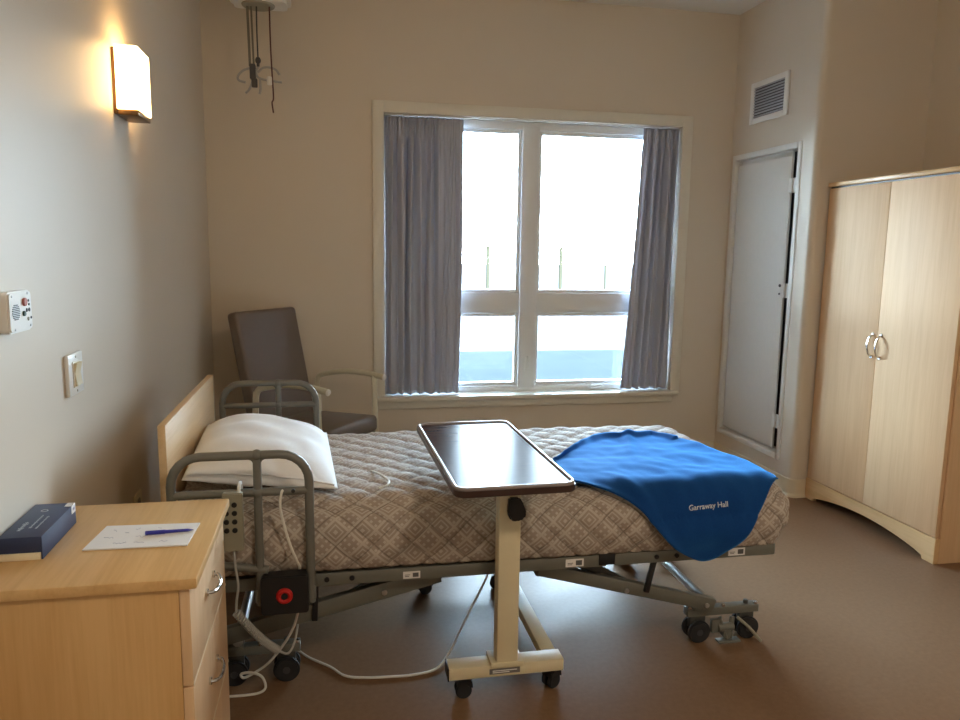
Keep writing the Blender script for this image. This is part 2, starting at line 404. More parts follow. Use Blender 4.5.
# ---------------------------------------------------------------- outside
struct('ground', box(-40, 60, YB + .2, 90, -.4, -.2), GROUNDM, 'pale paved ground outside the window', 'ground')
f_ = thing('perimeter_fence', (5.9, 20, -.2), 'thin post and wire fence seen through the window', 'fence')
for (x, rr) in [(-1.2, .03), (1.2, .045), (2.95, .03), (4.14, .045), (6.19, .05), (7.49, .028), (9.2, .045), (11.0, .03)]:
    MB().cyl((x, 20, -.2), (x, 20, 1.55), rr, 12).build('post', FENCEM, f_)
m = MB()
for z in (1.50, 1.3): m.cyl((-1.2, 19.95, z), (11.0, 19.95, z), .008, 6)
m.build('wire', FENCEM, f_)

# ---------------------------------------------------------------- service panel (door_1)
d = thing('door_1', (XR, 4.35, DZ0), 'tall white service panel door in the boxed-out wall, hinges showing', 'panel door', kind='structure')
m = MB(); fw_ = .032
m.box(XR - .006, XR + .055, DY0 - fw_ , DY0 + .003, DZ0 - fw_, DZ1 + fw_, .003); m.box(XR - .010, XR + .055, DY1 - .003, DY1 + .030, DZ0 - fw_, DZ1 + fw_, .003)
m.box(XR - .010, XR + .055, DY0 + .003, DY1 - .003, DZ0 - fw_, DZ0 + .003, .003); m.box(XR - .010, XR + .055, DY0 + .003, DY1 - .003, DZ1 - .003, DZ1 + fw_, .003)
m.build('door_frame', DOORM, d)
m = MB(); m.box(XR + .042, XR + .055, DY1 - .06, DY1, DZ0, DZ1); m.box(XR + .042, XR + .055, DY0 + .12, DY1 - .06, DZ0, DZ0 + .06); m.box(XR + .042, XR + .055, DY0 + .12, DY1 - .06, DZ1 - .07, DZ1); m.build('door_stop', DOORM, d)
pnl = box(XR + .013, XR + .028, DY0 + .078, DY1 - .010, DZ0 + .022, DZ1 - .035, .002).build('door_panel', DOORM, d)
for zz in (1.78, 1.165, .37):
    m = MB(); m.box(XR + .008, XR + .014, DY0 + .001, DY0 + .090, zz, zz + .085, .001); m.cyl((XR + .006, DY0 + .050, zz), (XR + .006, DY0 + .050, zz + .085), .006, 10)
    m.build('hinge', DOORM, d)
for zz, rr in ((1.235, .009), (1.185, .006)): MB().cyl((XR + .008, DY0 + .110, zz), (XR + .014, DY0 + .110, zz), rr, 12).build('keyhole', DARKGREY, d)
box(XR + .090, XR + .099, DY0, DY1, DZ0, DZ1).build('cavity_dark_sheet', BLACK, d)  # black sheet standing in for the dark of the hollow behind

# ---------------------------------------------------------------- air vent
v_ = thing('air_vent', (XR, 4.335, 2.235), 'square white louvred air grille high above the panel door', 'air vent')
m = MB(); a0, a1, b0, b1 = 4.138, 4.545, 2.236, 2.488
m.box(XR - .012, XR - .001, a0, a0 + .04, b0, b1, .003); m.box(XR - .012, XR - .001, a1 - .04, a1, b0, b1, .003)
m.box(XR - .012, XR - .001, a0 + .04, a1 - .04, b0, b0 + .034, .003); m.box(XR - .012, XR - .001, a0 + .04, a1 - .04, b1 - .034, b1, .003)
m.build('vent_frame', WHITEPL, v_)
m = MB()
for k in range(11):
    z = b0 + .042 + k * .0172
    m.bar((XR - .007, a0 + .038, z), (XR - .007, a1 - .038, z), .011, .0022, .0005, up=(.7, 0, .7))
m.build('louvre', simple('louvre_enamel', (.42, .43, .46, 1), .5), v_)
box(XR - .0022, XR - .0008, a0 + .036, a1 - .036, b0 + .030, b1 - .030).build('duct_backing', DARKGREY, v_)

# ---------------------------------------------------------------- wardrobe
wx0, wx1, wy0, wy1, wh = 2.735, 3.320, 2.850, 3.828, 1.819
W = thing('wardrobe', (3.04, 3.36, 0), 'tall pale maple double-door wardrobe standing against the far right wall', 'wardrobe')
m = MB()
m.box(wx0 + .022, wx1, wy0, wy0 + .018, .0, wh - .026, .0015); m.box(wx0 + .022, wx1, wy1 - .018, wy1, .0, wh - .026, .0015)
m.box(wx1 - .01, wx1 - .002, wy0 + .018, wy1 - .018, .10, wh - .03); m.box(wx0 + .03, wx1 - .01, wy0 + .018, wy1 - .018, .10, .118)
m.box(wx0 + .03, wx1 - .01, wy0 + .018, wy1 - .018, wh - .05, wh - .03)
m.build('carcass', MAPLE, W)
box(wx0 - .006, wx1, wy0 - .006, wy1 + .006, wh - .022, wh, .003).build('top_panel', MAPLEX, W)
box(wx0 + .008, wx0 + .03, wy0 + .004, wy1 - .004, wh - .031, wh - .023).build('shadow_gap', BLACK, W)
arch = [(wy0, 0), (wy0 + .072, 0), (wy0 + .078, .016)]
for k in range(1, 20):
    q_ = k / 20; yy = wy0 + .085 + q_ * (wy1 - wy0 - .170); arch.append((yy, .018 + .046 * math.sin(q_ * PI) ** .8))
arch += [(wy1 - .078, .016), (wy1 - .072, 0), (wy1, 0), (wy1, .122), (wy0, .122)]
MB().prism(arch, 'X', wx0 - .004, wx0 + .0215, .0015).build('plinth', MAPLEX, W)
midy = 3.352
for (a_, b_, hy) in [(wy0 + .008, midy - .0015, midy - .030), (midy + .0015, wy1 - .004, midy + .030)]:
    dr = box(wx0, wx0 + .020, a_, b_, .127, wh - .032, .002).build('door', MAPLE, W)
    m = MB(); z0, z1 = .905, 1.02
    m.tube([(wx0 + .004, hy, z0), (wx0 - .018, hy, z0 + .012), (wx0 - .030, hy, z0 + .04), (wx0 - .032, hy, (z0 + z1) / 2), (wx0 - .030, hy, z1 - .04), (wx0 - .018, hy, z1 - .012), (wx0 + .004, hy, z1)], .0048, 10, 5)
    m.cyl((wx0 + .001, hy, z0), (wx0 - .005, hy, z0), .009, 12); m.cyl((wx0 + .001, hy, z1), (wx0 - .005, hy, z1), .009, 12)
    m.build('handle', CHROME, dr)

# ---------------------------------------------------------------- wall sconce
s = thing('wall_sconce', (XL, 2.93, 1.86), 'lit box-shaped wall lamp with bronze base on the headboard wall', 'wall lamp')
box(XL + .001, XL + .012, 2.828, 3.015, 1.862, 2.080, .002).build('back_plate', BRONZE, s)
m = MB(); y0, y1 = 2.826, 3.012; x1 = XL + .083
m.prism([(XL + .012, y0), (x1 - .012, y0), (x1 - .004, y0 + .004), (x1, y0 + .012), (x1, y1 - .012), (x1 - .004, y1 - .004), (x1 - .012, y1), (XL + .012, y1)], 'Z', 1.880, 2.086)
m.build('lamp_shade', LAMPSHADE, s)
m = MB(); m.box(XL + .012, x1 - .004, y0 + .006, y1 - .006, 1.860, 1.8795, .003); m.build('base_cap', BRONZE, s)

# ---------------------------------------------------------------- nurse call station
N = thing('call_station', (XL, 1.858, 1.268), 'white nurse call box with round red button on the left wall', 'intercom')
ny0, ny1, nz0, nz1 = 1.800, 1.930, 1.222, 1.315
def rrect(a0, a1, b0, b1, r, n=6):
    out = []
    for (cx_, cy_, s0) in [(a1 - r, b1 - r, 0), (a0 + r, b1 - r, PI / 2), (a0 + r, b0 + r, PI), (a1 - r, b0 + r, 3 * PI / 2)]:
        out += [(cx_ + r * math.cos(s0 + k * PI / 2 / n), cy_ + r * math.sin(s0 + k * PI / 2 / n)) for k in range(n + 1)]
    return out
MB().prism(rrect(ny0, ny1, nz0, nz1, .014), 'X', XL + .0005, XL + .026, .004).build('housing', WHITEPL, N)
def np_(u, v): return (ny0 + u * (ny1 - ny0), nz1 - v * (nz1 - nz0))
fx = XL + .026
m = MB()
for i in range(9):
    v0 = .33 + i * .042; hw = .13 * math.sqrt(max(.05, 1 - ((i - 4) / 4.6) ** 2))
    yc_, zc_ = np_(.28, v0)
    m.box(fx - .001, fx + .0012, yc_ - hw * .158, yc_ + hw * .158, zc_ - .0012, zc_ + .0012)
m.build('speaker_grille', DARKGREY, N)
def dot(name, u, v, rr, mat, h=.003):
    yc_, zc_ = np_(u, v); MB().cyl((fx - .001, yc_, zc_), (fx + h, yc_, zc_), rr, 16, bev=.0006).build(name, mat, N)
dot('call_button', .64, .28, .0095, simple('faded_red_plastic', lin(176, 92, 78), .4), .005)
dot('reset_button', .60, .56, .0060, simple('dark_green_plastic', lin(44, 72, 62), .4), .004)
for u, v in [(.84, .26), (.855, .355), (.92, .69)]: dot('indicator_light', u, v, .0032, BLACK, .0015)
for u, v in [(.745, .49), (.855, .49)]: dot('jack_socket', u, v, .0045, BLACK, .0015)
dot('sensor_ring', .79, .71, .0045, BEIGEPL, .002)
for u, v in [(.14, .11), (.82, .08), (.88, .88), (.2, .91)]: dot('screw', u, v, .003, ZINC, .0012)

# ---------------------------------------------------------------- light switch, outlet
L = thing('light_switch', (XL, 2.27, 1.06), 'cream light switch plate below the nurse call box', 'light switch')
box(XL + .0005, XL + .012, 2.192, 2.310, 1.005, 1.121, .003).build('switch_plate', WHITEPL, L)
box(XL + .011, XL + .0145, 2.222, 2.280, 1.027, 1.099, .001).build('switch_bezel', TRIM, L)
MB().prism([(XL + .012, 1.031), (XL + .021, 1.031), (XL + .016, 1.065), (XL + .0225, 1.095), (XL + .012, 1.095)], 'Y', 2.228, 2.274, .0008).build('rocker', CREAM, L)
for zz in (1.015, 1.111): MB().cyl((XL + .0115, 2.251, zz), (XL + .013, 2.251, zz), .003, 10).build('screw', BEIGEPL, L)
O = thing('wall_outlet', (XL, 2.85, .463), 'small cream wall outlet low on the headboard wall', 'outlet')
box(XL + .0005, XL + .008, 2.80, 2.90, .405, .520, .003).build('outlet_plate', CREAM, O)
for z in (.435, .485):
    m = MB(); m.prism(rrect(2.832, 2.868, z - .014, z + .014, .008), 'X', XL + .007, XL + .0105, .001); q_ = m.build('socket_face', BEIGEPL, O)
    m = MB(); m.box(XL + .0098, XL + .011, 2.842, 2.844, z - .005, z + .005); m.box(XL + .0098, XL + .011, 2.856, 2.858, z - .005, z + .005); m.build('slot', BLACK, q_)

# ---------------------------------------------------------------- bedside cabinet
bx0, bx1, by0, by1, bh = XL + .006, -.283, 1.550, 2.062, .742
B = thing('bedside_cabinet', (-.5, 1.8, 0), 'maple bedside cabinet with chrome-handled drawers, nearest the camera', 'cabinet')
box(bx0, bx1, by0, by1, bh - .024, bh, .004).build('top_panel', MAPLELITX, B)
m = MB(); m.box(bx0 + .005, bx1 - .039, by0 + .014, by1 - .012, .055, bh - .0245, .002); m.build('carcass', MAPLEG, B)
box(bx0 + .02, bx1 - .06, by0 + .03, by1 - .03, 0, .055).build('plinth', MAPLE, B)
for (za, zb) in [(.497, .714), (.272, .492), (.058, .267)]:
    dr = MB().box(bx1 - .038, bx1 - .017, by0 + .012, by1 - .010, za, zb, .0015).build('drawer', MAPLE, B)  # paler copy of the laminate for the window-lit fronts
    box(bx1 - .0185, bx1 - .0160, by0 + .0125, by1 - .0105, za + .0005, za + .0055).build('drawer_edge', EDGEM, dr)
    zc = (za + zb) / 2 + .013; yc = (by0 + by1) / 2 - .005; X_ = bx1 - .017
    m = MB()
    m.tube([(X_ - .002, yc - .052, zc), (X_ + .012, yc - .050, zc - .001), (X_ + .020, yc - .034, zc - .004), (X_ + .022, yc, zc - .009), (X_ + .021, yc + .030, zc - .006), (X_ + .012, yc + .049, zc - .001), (X_ - .002, yc + .052, zc)], .0045, 10, 5)
    for sg in (-1, 1): m.cyl((X_ - .001, yc + sg * .052, zc), (X_ + .005, yc + sg * .052, zc), .009, 12)
    m.build('handle', CHROME, dr)

# things on the cabinet
TZ = bh
rot = Matrix.Translation((-.6705, 1.815, TZ)) @ Matrix.Rotation(math.radians(.5), 4, 'Z')
G = thing('gift_box', (-.6705, 1.815, TZ), 'navy blue gift box with silver lettering on the bedside cabinet', 'box')
def gb(x0, x1, y0, y1, z0, z1, bev=.0): return MB().box(x0, x1, y0, y1, z0, z1, bev, M=rot)
hx = .0435
gb(-hx, hx, -.112, .112, .016, .052, .0015).build('lid', NAVY, G)
gb(hx - .002, hx + .0015, -.113, .113, .0005, .0522, .0008).build('sleeve_side', NAVY, G)
gb(-hx, hx - .003, -.116, .110, .0005, .0158, .001).build('tray', CREAMCARD, G)
m = MB(); m.box(hx - .014, hx + .0022, .082, .110, .0518, .0527, 0, M=rot); m.box(hx + .0012, hx + .0023, .082, .110, .032, .0527, 0, M=rot)
lb = m.build('sticker', PAPER, G)
gb(hx + .0022, hx + .0027, .090, .103, .039, .045).build('print', INK, lb)
rnd = random.Random(4)                                                       # worn, illegible silver script in three lines under a crest
for (xx, ya, yb, hgt) in [(-.016, -.070, -.015, .013), (.002, -.055, .03, .007), (.016, -.060, .02, .006)]:
    y = ya; m = MB()
    while y < yb:
        l = rnd.uniform(.003, .006); hh = hgt * rnd.uniform(.5, 1)
        m.box(xx - hh / 2, xx + hh / 2, y, y + .0014, .0520, .0524, M=rot); m.box(xx - .0007, xx + .0007, y, y + l * .8, .0520, .0524, M=rot); y += l + .0012
    m.build('silver_lettering', SILVER, G)
m = MB(); m.torus(rot @ Vector((-.006, .060, .0522)), .007, .001, 'Z', 16, 5); m.build('silver_crest', SILVER, G)

E_ = thing('note_card', (-.44, 1.81, TZ), 'white card with faint handwriting on the bedside cabinet', 'card')
quad = [(-.557, 1.737), (-.333, 1.731), (-.328, 1.872), (-.545, 1.884)]
MB().prism(quad, 'Z', TZ + .0004, TZ + .0035, .0006).build('card', PAPER, E_)
m = MB(); rnd = random.Random(11)
for (x, y) in [(-.53, 1.80), (-.50, 1.765), (-.49, 1.83), (-.46, 1.80), (-.455, 1.765), (-.47, 1.85), (-.42, 1.85), (-.40, 1.765), (-.52, 1.845)]:
    pts = [(x + k * .0045, y + rnd.uniform(-.006, .006), TZ + .0037) for k in range(rnd.randint(3, 7))]
    MB().tube(pts, .0004, 4, 3).build('written_word', INK, E_)

def capsule_pen(name, p, q, label):
    p, q = Vector(p), Vector(q); d_ = (q - p).normalized(); L_ = (q - p).length; sd = Vector((0, 0, 1)).cross(d_)
    T = thing(name, p, label, 'pen')
    MB().cyl(p + d_ * (.38 * L_), q - d_ * .012, .0042, 14, .0036).build('barrel', BLUEPEN, T)
    MB().cyl(q - d_ * .012, q, .0034, 12, .0006).build('tip', BLUEPEN, T)
    MB().cyl(p, p + d_ * (.42 * L_), .0050, 14, bev=.001).build('cap', BLUEPEN, T)
    m = MB(); m.bar(p + sd * .0085 + d_ * .002, p + sd * .0058 + d_ * (.34 * L_), .0035, .0022, .0004); m.bar(p + sd * .0085 + d_ * .004, p + d_ * .004, .003, .003, .0004); m.build('clip', BLUEPEN, T)
capsule_pen('pen', (-.440, 1.806, TZ + .0088), (-.334, 1.818, TZ + .0060), 'blue capped pen lying on the white card')

# ---------------------------------------------------------------- hospital bed
bed = thing('hospital_bed', (.5, 2.78, 0), 'grey adjustable hospital bed with maple headboard against the left wall', 'bed')
YN, YF = 2.285, 3.235          # near and far edge of the deck
# headboard
m = MB(); m.box(-.516, -.492, 2.315, 3.24, .40, .892, .004); m.build('headboard', MAPLEH, bed)
for y in (2.45, 3.10):
    m = MB(); m.bar((-.489, y, .30), (-.489, y, .62), .03, .006); m.bar((-.489, y, .355), (-.44, y, .355), .03, .03); m.build('headboard_bracket', DARKST, bed)
# deck frame
for (y0, y1) in [(YN, YN + .03), (YF - .03, YF)]:
    m = MB(); m.box(-.478, .90, y0, y1, .366, .408, .003); m.build('deck_rail', STEEL, bed)
    m = MB(); m.box(.93, 1.530, y0, y1, .366, .408, .003); m.box(.86, .95, y0 + .006, y1 - .006, .370, .404, .002); m.build('deck_rail', STEEL, bed)
for x in (-.45, -.05, .40, .86, 1.28, 1.50): box(x - .02, x + .02, YN + .03, YF - .03, .372, .402, .003).build('cross_member', DARKST, bed)
m = MB(); m.box(-.475, 1.525, YN + .012, YF - .012, .4085, .417, .002); m.build('deck', DARKST, bed)
for x in (-.029, .049, 1.08, 1.154): MB().cyl((x, YN + .002, .388), (x, YN - .006, .388), .008, 12, bev=.0015).build('bolt', BLACK, bed)
# white rating stickers on the rail
for (x0, x1, z0, z1) in [(.211, .266, .372, .396), (.755, .818, .373, .400), (1.349, 1.412, .373, .400)]:
    lb = box(x0, x1, YN - .0012, YN + .0005, z0, z1).build('rail_sticker', PAPER, bed)
    m = MB(); w_ = x1 - x0
    m.box(x0 + w_ * .56, x0 + w_ * .9, YN - .0018, YN - .001, z0 + .005, z1 - .005); m.box(x0 + w_ * .1, x0 + w_ * .4, YN - .0018, YN - .001, z0 + .012, z0 + .014); m.box(x0 + w_ * .1, x0 + w_ * .35, YN - .0018, YN - .001, z0 + .007, z0 + .009)
    m.build('printed_block', simple('label_ink_%d' % int(x0 * 100), (.10, .10, .10, 1), .6), lb)
# hinge plate between rails
box(.872, .928, YN - .004, YN + .001, .372, .412, .002).build('hinge_plate', BLACK, bed)
# lifting legs
for y in (2.36, 3.16):
    MB().bar((.68, y, .343), (1.345, y, .158), .032, .046, .004).build('lift_leg', STEEL, bed)
    MB().bar((.34, y, .350), (-.36, y, .185), .032, .055, .004).build('lift_leg', STEEL, bed)
    for p_, q_ in [((1.10, y - .022, .368), (1.072, y - .022, .236)), ((-.064, y - .022, .368), (-.07, y - .022, .228))]: MB().bar(p_, q_, .016, .018, .002, up=(1, 0, 0)).build('safety_link', BLACK, bed)
    for p_, q_ in [((.79, y + .02, .374), (1.00, y + .02, .255)), ((.20, y + .02, .37), (.02, y + .02, .262))]: MB().bar(p_, q_, .014, .042).build('gusset', DARKST, bed)
    for (x, z) in [(1.0, .245), (.155, .305), (1.31, .165)]: MB().cyl((x, y - .018, z), (x, y - .026, z), .009, 12, bev=.002).build('pivot_bolt', ZINC, bed)
for (x, z, mm) in [(1.325, .165, ZINC), (-.312, .170, ZINC), (.68, .335, DARKST), (.33, .345, DARKST)]: MB().cyl((x, 2.345, z), (x, 3.175, z), .016, 16).build('cross_tube', mm, bed)
m = MB(); m.box(-.16, .16, 2.60, 2.74, .28, .36, .012); m.cyl((.15, 2.67, .32), (.55, 2.67, .35), .022, 14); m.build('drive_motor', DARKST, bed)
# bases with casters
def castered_base(xa, xb, yc, pedal):
    zt = .128
    m = MB(); m.box(xa, xb, yc - .02, yc + .02, .098, zt, .004)
    m.box(xa + .02, xa + .075, yc - .026, yc + .026, zt - .004, zt + .008, .003)
    base = m.build('caster_base', STEEL, bed)
    for x in (xa + .045, xb - .045):
        m = MB(); m.cyl((x, yc - .014, .043), (x, yc - .034, .043), .043, 24, bev=.006); m.cyl((x, yc + .014, .043), (x, yc + .034, .043), .043, 24, bev=.006)
        wh = m.build('caster_wheel', RUBBER, base)
        m = MB(); m.cyl((x, yc - .036, .043), (x, yc + .036, .043), .012, 14); m.build('hub', DARKGREY, wh)
        m = MB(); m.box(x - .030, x + .030, yc - .013, yc + .013, .05, .10, .004); m.cyl((x, yc, .095), (x, yc, zt + .014), .009, 12, bev=.002); m.build('fork', DARKST, base)
    for x in (xa + .012, (xa + xb) / 2, xb - .012): MB().cyl((x, yc - .012, zt - .002), (x, yc - .012, zt + .010), .008, 12, bev=.002).build('bolt', CHROME, base)
    if pedal:
        xm = (xa + xb) / 2
        m = MB(); m.box(xm - .035, xm + .052, yc - .062, yc - .030, .008, .016, .002); m.bar((xm - .02, yc - .03, .095), (xm + .005, yc - .045, .018), .022, .010); m.bar((xm + .03, yc - .03, .095), (xm + .015, yc - .045, .02), .018, .010)
        m.cyl((xm - .03, yc - .036, .06), (xm + .03, yc - .036, .06), .016, 14); m.box(xm - .055, xm - .02, yc - .04, yc - .022, .04, .09, .004); m.cyl((xm + .005, yc - .05, .035), (xm + .005, yc - .02, .035), .018, 14)
        m.build('brake_pedal', STEEL, base)
        MB().tube([(xm + .05, yc - .03, .09), (xm + .09, yc - .05, .055), (xm + .125, yc - .075, .012)], .006, 8).build('brake_lever', BEIGEPL, base)
    return base
castered_base(1.262, 1.548, 2.405, True); castered_base(1.262, 1.548, 3.115, False)
castered_base(-.375, -.120, 2.405, False); castered_base(-.375, -.120, 3.115, False)
# side rails
def side_rail(y, zt, near):
    xa, xb, zb = -.468, -.076, .345
    r_ = .012; rc = .085
    pts = [(xa, y, .50 if near else .46)]
    pts += [(xa, y, zt - rc)] + [(xa + rc - rc * math.cos(k * PI / 12), y, zt - rc + rc * math.sin(k * PI / 12)) for k in range(1, 6)] + [(xa + rc, y, zt)]
    pts += [(xb - rc, y, zt)] + [(xb - rc + rc * math.sin(k * PI / 12), y, zt - rc + rc * math.cos(k * PI / 12)) for k in range(1, 6)] + [(xb, y, zt - rc), (xb, y, zb)]
    m = MB(); m.tube(pts, .0135, 12, smooth=0)
    xm = -.225 if near else -.235; zc = .700 if near else .745
    m.tube([(xm, y, zt), (xm, y, zb)], .0125, 12, smooth=0); m.tube([(xa, y, zc), (xb, y, zc)], .0125, 12, smooth=0)
    for (px, pz) in [(xm, zt), (xm, zc)]: m.ball((px, y, pz), .017)                # welded joints
    for sx in (-1, 1): m.tube([(xm + sx * .028, y, zt - .004), (xm + sx * .010, y, zt - .012), (xm, y, zt - .034)], .008, 8, 4)
    m.tube([(xa, y, .50 if near else .46), (-.20, y, .455)], .0125, 12, smooth=0)
    o = m.build('side_rail', RAILM, bed, angle=60)
    yy = YN if near else YF
    s_ = 1 if near else -1
    for x in (xm, xb):
        m = MB(); m.bar((x, y, zb + .01), (x, y, .40), .022, .03, .003, up=(1, 0, 0)); m.bar((x, y, .385), (x, yy + .02 * s_, .385), .03, .024, .003); m.build('rail_bracket', STEEL, o)
    return o
sr = side_rail(2.232, .814, True)
MB().cyl((-.122, 2.212, .705), (-.122, 2.22, .705), .006, 10).build('rail_screw', BLACK, sr)
side_rail(3.30, .841, False)
m = MB(); m.prism(rrect(-.222, -.083, .326, .446, .010), 'Y', 2.196, 2.246, .003); kb = m.build('latch_box', BLACK, bed)
kb['label'] = 'black plastic latch box with a red round knob'
m = MB(); m.torus((-.153, 2.194, .386), .017, .008, 'Y', 28, 10); kr = m.build('red_knob', REDM, kb)
MB().cyl((-.153, 2.197, .386), (-.153, 2.189, .386), .010, 16).build('knob_centre', BLACK, kr)

# ---------------------------------------------------------------- bedding
EX0, EX1, EY0, EY1, EZ0, RC = -.478, 1.582, 2.262, 3.250, .418, .10
def ztop(x): return .646 - .016 * max(0, min(1, (x + .2) / 1.7))
QP = .118                                                                   # quilting pitch
def quilt_puff(u, v):
    a_ = abs(math.sin(PI * (u + v) / QP)); b_ = abs(math.sin(PI * (u - v) / QP))
    return (a_ * b_) ** .24
def spread_point(p, uv):
    x, y, z = p; zt = ztop(x)
    zz = z - (1 - 0) * 0
    lo = Vector((EX0 + .03, EY0 + RC, -9)); hi = Vector((EX1 - RC, EY1 - RC, zt - RC))
    rx0 = .03
    q_ = Vector((x, y, zt - (.640 - z)))
    if x < EX0 + .03: lo.x = EX0
    c = Vector((max(lo.x, min(hi.x, q_.x)), max(lo.y, min(hi.y, q_.y)), min(hi.z, q_.z)))
    dv = q_ - c
    if dv.length > 1e-6:
        nrm = dv.normalized(); pos = c + nrm * RC
    else: nrm = Vector((0, 0, 1)); pos = q_
    h = max(0, min(1, (pos.z - EZ0) / (.64 - EZ0)))
    side = math.sin(PI * min(1, h * 1.05)) ** 1 if h < .95 else 0
    flat = Vector((nrm.x, nrm.y, 0))
    pos += flat * (.014 * side - .030 * max(0, 1 - h / .35) ** 2 * (1.6 if nrm.x > .5 else .5))
    if nrm.x > .2: pos += Vector((1, 0, 0)) * nrm.x * .012 * side
    u, v = uv
    puff = quilt_puff(u, v)
    low = noise.noise(Vector((u * 4.2, v * 4.2, 3.1))) * .006 + noise.noise(Vector((u * 12, v * 12, 9.1))) * .002
    pos += nrm * (.0165 * (puff - .85) + low)
    return pos, nrm
bm = bmesh.new(); uvl = bm.loops.layers.uv.new('UVMap')
def face_grid(n1, n2, f):
    V = {}
    for i in range(n1 + 1):
        for j in range(n2 + 1):
            p, uv = f(i / n1, j / n2); pos, _ = spread_point(p, uv); V[i, j] = (bm.verts.new(pos), uv)
    for i in range(n1):
        for j in range(n2):
            q_ = [V[i, j], V[i + 1, j], V[i + 1, j + 1], V[i, j + 1]]
            fc = bm.faces.new([k[0] for k in q_])
            for lp, k in zip(fc.loops, q_): lp[uvl].uv = k[1]
H_ = .640 - EZ0
lerp = lambda a, b, t: a + (b - a) * t
face_grid(300, 150, lambda a, b: ((lerp(EX0, EX1, a), lerp(EY0, EY1, b), .640), (lerp(EX0, EX1, a), lerp(EY0, EY1, b))))
face_grid(300, 34, lambda a, b: ((lerp(EX0, EX1, a), EY0, lerp(EZ0, .640, b)), (lerp(EX0, EX1, a), EY0 - H_ * (1 - b))))
face_grid(300, 34, lambda a, b: ((lerp(EX0, EX1, a), EY1, lerp(.640, EZ0, b)), (lerp(EX0, EX1, a), EY1 + H_ * b)))
face_grid(150, 34, lambda a, b: ((EX1, lerp(EY0, EY1, a), lerp(EZ0, .640, b)), (EX1 + H_ * (1 - b), lerp(EY0, EY1, a))))
bmesh.ops.remove_doubles(bm, verts=bm.verts, dist=.0006); bmesh.ops.recalc_face_normals(bm, faces=bm.faces)
m = MB(); m.bm.free(); m.bm = bm
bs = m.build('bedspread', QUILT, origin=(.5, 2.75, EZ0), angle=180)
tag(bs, 'taupe quilted diamond-print bedspread covering the hospital bed', 'bedspread')
md = bs.modifiers.new('thickness', 'SOLIDIFY'); md.thickness = .006; md.offset = -1

# pillow
m = MB()
def pil(u, v, top):
    a_, b_ = u * 2 - 1, v * 2 - 1
    ex = 1 - .10 * (b_ * b_) * (1 - abs(a_) ** 3) ; ey = 1 - .10 * (a_ * a_) * (1 - abs(b_) ** 3)
    x, y = a_ * .235 * ex, b_ * .380 * ey
    h = max(0, (1 - abs(a_) ** 2.6)) ** .62 * max(0, (1 - abs(b_) ** 2.6)) ** .62
    z = h * (.105 if top else -.040)
    z += (.012 * noise.noise(Vector((x * 8, y * 8, 1 + top))) + .006 * math.sin(26 * (x + .5 * y) + 4 * noise.noise(Vector((x * 6, y * 6, 2))))* (abs(b_) ** 1.5)) * h ** .3
    return Vector((x, y, z))
MP = Matrix.Translation((-.243, 2.715, .690)) @ Matrix.Rotation(math.radians(3), 4, 'Z') @ Matrix.Rotation(math.radians(7), 4, 'Y')
m.grid(lambda u, v: MP @ pil(u, v, True), 60, 80); m.grid(lambda u, v: MP @ pil(1 - u, v, False), 60, 80)
bmesh.ops.remove_doubles(m.bm, verts=m.bm.verts, dist=.0008); bmesh.ops.recalc_face_normals(m.bm, faces=m.bm.faces)
po = m.build('pillow', COTTON, origin=(-.258, 2.735, .66), angle=180)
tag(po, 'plump white pillow leaning on the headboard', 'pillow')
m = MB(); q_ = [MP @ (pil(.02 + .96 * k / 40, .02, True) + Vector((0, -.003, .002))) for k in range(41)]
m.tube(q_, .0035, 6, 0); m.build('hem', COTTON, po)

# blue blanket
def surf(s, t, off):
    zt = ztop(s); x = s; dz = 0; n = Vector((0, 0, 1)); yr = EY0 + RC
    if t >= yr: y, z = t, zt
    else:
        a_ = yr - t
        if a_ < RC * PI / 2: g = a_ / RC; y = yr - RC * math.sin(g); z = zt - RC + RC * math.cos(g); n = Vector((0, -math.sin(g), math.cos(g)))
        else: y = EY0 - .014 * math.sin(min(1, (a_ - RC * PI / 2) / .12) * PI); z = zt - RC - (a_ - RC * PI / 2); n = Vector((0, -1, 0))
    if s > EX1 - RC:
        g = min(PI / 2, (s - (EX1 - RC)) / RC); x = EX1 - RC + RC * math.sin(g); z -= RC * (1 - math.cos(g)) * max(.25, n.z); n = (n + Vector((math.sin(g), 0, 0))).normalized()
    return Vector((x, y, z)) + n * off, n
def curve(pts):
    pts = catmull([Vector((a_, b_, 0)) for a_, b_ in pts], 12)
    L_ = [0]
    for i in range(1, len(pts)): L_.append(L_[-1] + (pts[i] - pts[i - 1]).length)
    def f(u):
        d_ = u * L_[-1]
        for i in range(1, len(pts)):
            if L_[i] >= d_ - 1e-9:
                k = (d_ - L_[i - 1]) / max(1e-9, L_[i] - L_[i - 1]); return pts[i - 1].lerp(pts[i], k)
        return pts[-1]
    return f
A_, B1, C_, D_ = (.83, 2.62), (1.33, 2.93), (1.552, 2.345), (.735, 2.345)
top_c = curve([A_, (.96, 2.79), (1.09, 2.905), (1.20, 2.895), B1])
bot_c = curve([D_, (.87, 2.305), (.996, 2.235), (1.10, 2.125), (1.18, 2.072), (1.235, 2.055), (1.295, 2.072), (1.365, 2.130), (1.425, 2.212), (1.49, 2.288), C_])
lef_c = curve([A_, (.755, 2.52), D_]); rig_c = curve([B1, (1.43, 2.80), (1.505, 2.56), C_])
